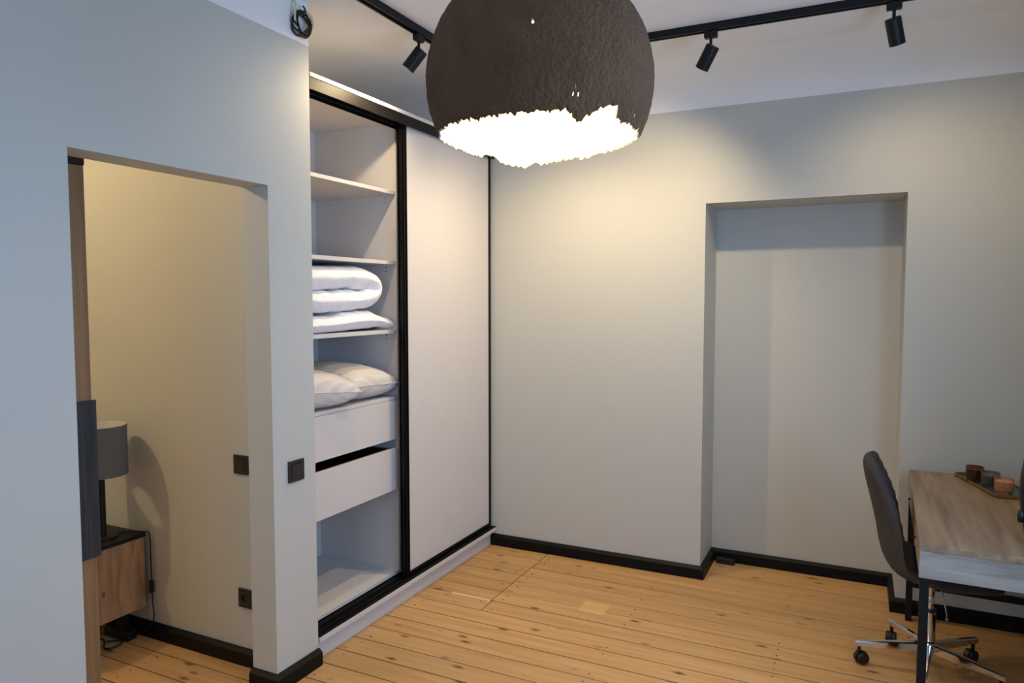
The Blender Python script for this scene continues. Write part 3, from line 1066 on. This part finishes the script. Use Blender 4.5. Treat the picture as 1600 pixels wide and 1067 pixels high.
DB('tabletop', (0, DW, 0, DL, 0.722, 0.745), M['deskwood_y'], bev=0.0012)
DB('end_panel', (0.0, DW, 0.001, 0.019, 0.628, 0.7215), M['deskwood'], bev=0.0008)
DB('end_panel', (0.0, DW, DL - 0.019, DL - 0.001, 0.628, 0.7215), M['deskwood'], bev=0.0008)
DB('back_panel', (DW - 0.018, DW, 0.0195, DL - 0.0195, 0.628, 0.7215), M['deskwood'])
DB('bottom_panel', (0.02, DW - 0.019, 0.0195, DL - 0.0195, 0.630, 0.640), M['deskwood'])
for a, b in ((0.022, 0.598), (0.602, DL - 0.022)):
    d_ = DB('drawer', (0.001, 0.018, a, b, 0.632, 0.719), M['deskwood_y'], bev=0.0008)
    bm = bmesh.new()
    lathe(bm, (0.001, (a + b) / 2, 0.676), [(0, 0.010), (0.006, 0.009), (0.007, 0.006), (0.004, 0.003), (0.004, 0.0), (0, 0)], 16, (-1, 0, 0))
    build('knob', bm, M['plastic'], d_, angle=50, xf=DXF)
for x in (0.004, DW - 0.032):
    for y in (0.004, DL - 0.032):
        DB('leg', (x, x + 0.028, y, y + 0.028, 0, 0.6275), M['matte_black'], bev=0.001)
for y in (0.008, DL - 0.028):
    if y > 0.5:
        DB('stretcher', (0.033, DW - 0.033, y, y + 0.020, 0.17, 0.20), M['matte_black'])
DB('stretcher', (DW - 0.028, DW - 0.008, 0.033, DL - 0.033, 0.17, 0.20), M['matte_black'])

# ------------------------------------------------------------------ swivel chair
CX, CY = 0.305, 3.418
ch = empty('office_chair', (CX, CY, 0), 'charcoal upholstered swivel chair with chrome base tucked under the desk', 'chair')
prof = [(0.052, 0.905), (0.066, 0.835), (0.096, 0.725), (0.116, 0.635), (0.127, 0.560), (0.143, 0.500), (0.172, 0.458), (0.215, 0.438), (0.280, 0.430), (0.380, 0.432), (0.480, 0.440), (0.550, 0.432)]
pts = [Vector(p) for p in prof]
PP = []
for i in range(len(pts) - 1):
    a, b, c_, d = pts[max(i - 1, 0)], pts[i], pts[i + 1], pts[min(i + 2, len(pts) - 1)]
    for k in range(10):
        t = k / 10
        PP.append(0.5 * ((2 * b) + (c_ - a) * t + (2 * a - 5 * b + 4 * c_ - d) * t * t + (3 * b - a - 3 * c_ + d) * t ** 3))
PP.append(pts[-1])
n = len(PP)
cum = [0.0]
for i in range(1, n):
    cum.append(cum[-1] + (PP[i] - PP[i - 1]).length)
TOT = cum[-1]
bm = bmesh.new()
NTc = 24
gi, go = [], []
for i, p in enumerate(PP):
    t = (PP[min(i + 1, n - 1)] - PP[max(i - 1, 0)]).normalized()
    nn = Vector((-t.y, t.x))            # towards the sitter
    if nn.x < 0 and i < n // 3: nn = -nn
    s = cum[i] / TOT
    wtop = math.sqrt(max(0.0, 1 - (1 - min(s / 0.10, 1)) ** 2))
    wend = math.sqrt(max(0.0, 1 - (1 - min((1 - s) / 0.12, 1)) ** 2))
    hw = (0.185 + 0.035 * math.sin(min(1, s * 1.6) * math.pi / 2)) * (0.45 + 0.55 * min(wtop, wend))
    wrap = 0.062 * (0.25 + 0.75 * math.sin(min(1, s * 1.25 + 0.05) * math.pi))
    ri_, ro_ = [], []
    for k in range(NTc + 1):
        u = 2 * k / NTc - 1
        e = math.sqrt(max(0.0, 1 - abs(u) ** 8)) * min(1, 0.30 + 0.70 * min(wtop, wend) * 1.3)
        th = (0.021 + 0.006 * math.sin(min(1, s * 2.0) * math.pi)) * e
        off = wrap * abs(u) ** 2.4
        rib = 0.0055 * abs(math.sin(cum[i] * math.pi / 0.048)) if s < 0.56 else 0.002 * abs(math.sin(cum[i] * math.pi / 0.09))
        c3 = p + nn * off
        a = c3 + nn * (th + rib * e); b = c3 - nn * th
        ri_.append(bm.verts.new((a.x, CY + u * hw, a.y)))
        ro_.append(bm.verts.new((b.x, CY + u * hw, b.y)))
    gi.append(ri_); go.append(ro_)
for i in range(n - 1):
    for k in range(NTc):
        bm.faces.new((gi[i][k], gi[i][k + 1], gi[i + 1][k + 1], gi[i + 1][k]))
        bm.faces.new((go[i][k], go[i + 1][k], go[i + 1][k + 1], go[i][k + 1]))
    bm.faces.new((gi[i][0], gi[i + 1][0], go[i + 1][0], go[i][0]))
    bm.faces.new((gi[i][-1], go[i][-1], go[i + 1][-1], gi[i + 1][-1]))
for k in range(NTc):
    bm.faces.new((gi[0][k], go[0][k], go[0][k + 1], gi[0][k + 1]))
    bm.faces.new((gi[-1][k], gi[-1][k + 1], go[-1][k + 1], go[-1][k]))
sh_ = build('seat_shell', bm, M['fabric'], ch, smooth=True)
sh_['label'] = 'charcoal seat and ribbed backrest in one shell'
B('seat_plate', (CX - 0.07, CX + 0.09, CY - 0.06, CY + 0.06, 0.392, 0.408), M['plastic'], ch, bev=0.004)
bm = bmesh.new()
lathe(bm, (CX, CY, 0), [(0, 0.085), (0.030, 0.085), (0.030, 0.135), (0.024, 0.140), (0.024, 0.265), (0.021, 0.268), (0, 0.268)], 28)
build('column', bm, M['chrome'], ch, angle=30)
bm = bmesh.new()
cyl(bm, (CX, CY, 0.268), (CX, CY, 0.278), 0.024, seg=24)
build('column_ring', bm, M['plastic'], ch, angle=30)
bm = bmesh.new()
lathe(bm, (CX, CY, 0), [(0, 0.278), (0.0155, 0.278), (0.0155, 0.325), (0.0145, 0.327), (0.0145, 0.333), (0.0155, 0.335), (0.0155, 0.393), (0, 0.393)], 24)
build('gas_lift', bm, M['chrome'], ch, angle=30)
bm = bmesh.new()
tube(bm, [(CX + 0.02, CY - 0.02, 0.395), (CX + 0.035, CY - 0.04, 0.375), (CX + 0.05, CY - 0.07, 0.31), (CX + 0.055, CY - 0.075, 0.275)], 0.0028, 8, 5)
lathe(bm, (CX + 0.055, CY - 0.075, 0.262), [(0, 0), (0.006, 0.004), (0.006, 0.010), (0, 0.014)], 12)
build('lever', bm, M['steel'], ch, smooth=True)
for k in range(5):
    t = R(118.5 + 72 * k)
    dv = Vector((math.cos(t), math.sin(t), 0)); sv = Vector((-dv.y, dv.x, 0))
    bm = bmesh.new()
    ring = []
    for (rr, w, zt, zb) in ((0.020, 0.016, 0.128, 0.092), (0.15, 0.0135, 0.116, 0.086), (0.285, 0.011, 0.102, 0.080)):
        c0 = Vector((CX, CY, 0)) + dv * rr
        ring.append([bm.verts.new(c0 + sv * (s * w) + Vector((0, 0, z))) for s, z in ((-1, zb), (1, zb), (1, zt - 0.004), (0.6, zt), (-0.6, zt), (-1, zt - 0.004))])
    for A, Bq in zip(ring[:-1], ring[1:]):
        for q in range(6):
            j = (q + 1) % 6
            bm.faces.new((A[q], A[j], Bq[j], Bq[q]))
    bm.faces.new(ring[0]); bm.faces.new(ring[-1][::-1])
    build('base_arm', bm, M['chrome'], ch)
    # twin-wheel caster
    c0 = Vector((CX, CY, 0)) + dv * 0.268
    ct = t + (0.9, 2.0, 2.9, 0.4, 1.7)[k]
    ax = Vector((math.cos(ct), math.sin(ct), 0)); bk = Vector((-ax.y, ax.x, 0))
    wc = c0 + bk * 0.012 + Vector((0, 0, 0.0265))
    bm = bmesh.new()
    for s in (-1, 1):
        o_ = wc + ax * (s * 0.012)
        lathe(bm, o_, [(0, -0.009), (0.022, -0.009), (0.026, -0.006), (0.026, 0.006), (0.022, 0.009), (0, 0.009)], 24, ax)
    lathe(bm, wc, [(0, -0.004), (0.030, -0.004), (0.030, 0.004), (0, 0.004)], 20, ax)
    bmesh.ops.delete(bm, geom=[v for v in bm.verts if v.co.z < -0.0005], context='VERTS')
    cyl(bm, c0 + Vector((0, 0, 0.045)), c0 + Vector((0, 0, 0.0805)), 0.0075, seg=12)
    build('caster', bm, M['plastic'], ch, angle=35)

# ------------------------------------------------------------------ tray with candles on the desk
TZ = 0.7455
ty = empty('tray', (0.56, 3.73, TZ), 'angular teal tray with a brass rim on the desk', 'tray')
poly = [(0.430, 3.915), (0.540, 3.545), (0.632, 3.555), (0.682, 3.640), (0.592, 3.930), (0.497, 3.950)]
bm = bmesh.new()
prism(bm, poly, TZ, TZ + 0.005)
build('tray_bottom', bm, M['teal'], ty)
cx_ = sum(p[0] for p in poly) / 6; cy_ = sum(p[1] for p in poly) / 6
ins = [(cx_ + (x - cx_) * 0.98, cy_ + (y - cy_) * 0.99) for x, y in poly]
bm = bmesh.new()
lo_ = [bm.verts.new((x, y, TZ)) for x, y in poly]; hi_ = [bm.verts.new((x, y, TZ + 0.016)) for x, y in poly]
lo2 = [bm.verts.new((x, y, TZ + 0.004)) for x, y in ins]; hi2 = [bm.verts.new((x, y, TZ + 0.016)) for x, y in ins]
for i in range(6):
    j = (i + 1) % 6
    bm.faces.new((lo_[i], lo_[j], hi_[j], hi_[i])); bm.faces.new((hi_[i], hi_[j], hi2[j], hi2[i])); bm.faces.new((hi2[i], hi2[j], lo2[j], lo2[i]))
build('rim', bm, M['brass'], ty)


def candle(x, y, gm, label, r=0.036, h=0.070, wz=0.5):
    z = TZ + 0.0052
    o = empty('candle', (x, y, z), label, 'candle', 'candle glasses on the teal tray')
    bm = bmesh.new()
    lathe(bm, (x, y, z), [(0, 0), (r * 0.86, 0), (r * 0.9, 0.004), (r * 0.93, h * 0.2), (r, h * 0.45), (r, h), (r - 0.003, h), (r - 0.003, h * 0.42), (r * 0.8, h * 0.22), (0, h * 0.20)], 36)
    build('cup', bm, M[gm], o, angle=50)
    bm = bmesh.new()
    lathe(bm, (x, y, z), [(0, h * 0.24), (r * 0.78, h * 0.25), (r - 0.0045, h * 0.44), (r - 0.0045, h * 0.82), (0, h * 0.80)], 32)
    build('wax', bm, M['wax'], o, angle=50)
    bm = bmesh.new()
    cyl(bm, (x, y, z + h * 0.78), (x + 0.001, y, z + h * 0.92), 0.001, seg=6)
    build('wick', bm, M['plastic'], o)
    return o


candle(0.496, 3.800, 'amber', 'dark brown glass candle at the far end of the tray')
candle(0.542, 3.700, 'smoke', 'smoke grey glass candle in the middle of the tray')
candle(0.576, 3.600, 'peach', 'amber pink glass candle at the near end of the tray')

# ------------------------------------------------------------------ dark appliance cut by the right edge of the photo
ap = empty('desk_appliance', (0.60, 2.93, 0.745), 'tall rounded black appliance on the desk at the right photo edge', 'appliance')
bm = bmesh.new()
lathe(bm, (0.605, 2.95, 0.7455), [(0, 0.0), (0.060, 0.0), (0.066, 0.010), (0.080, 0.09), (0.088, 0.16), (0.086, 0.23), (0.076, 0.30), (0.056, 0.35), (0.03, 0.37), (0, 0.374)], 40)
build('body', bm, M['plastic'], ap, smooth=True)
bm = bmesh.new()
lathe(bm, (0.523, 2.935, 0.835), [(0, -0.022), (0.010, -0.020), (0.012, 0.0), (0.010, 0.020), (0, 0.022)], 18)
build('side_button', bm, M['plastic'], ap, smooth=True)
ad = Vector((-0.40, -0.92, 0.0))
bm = bmesh.new()
lathe(bm, (0.572, 2.892, 0.790), [(0, 0), (0.042, 0.0), (0.042, 0.014), (0.032, 0.016), (0.030, 0.010), (0, 0.010)], 32, ad)
dd = build('dial_ring', bm, M['plastic'], ap, angle=40)
bm = bmesh.new()
lathe(bm, (0.572, 2.892, 0.790), [(0, 0.0105), (0.029, 0.0105), (0.026, 0.016), (0, 0.018)], 32, ad)
build('dial', bm, M['steel'], dd, angle=40)
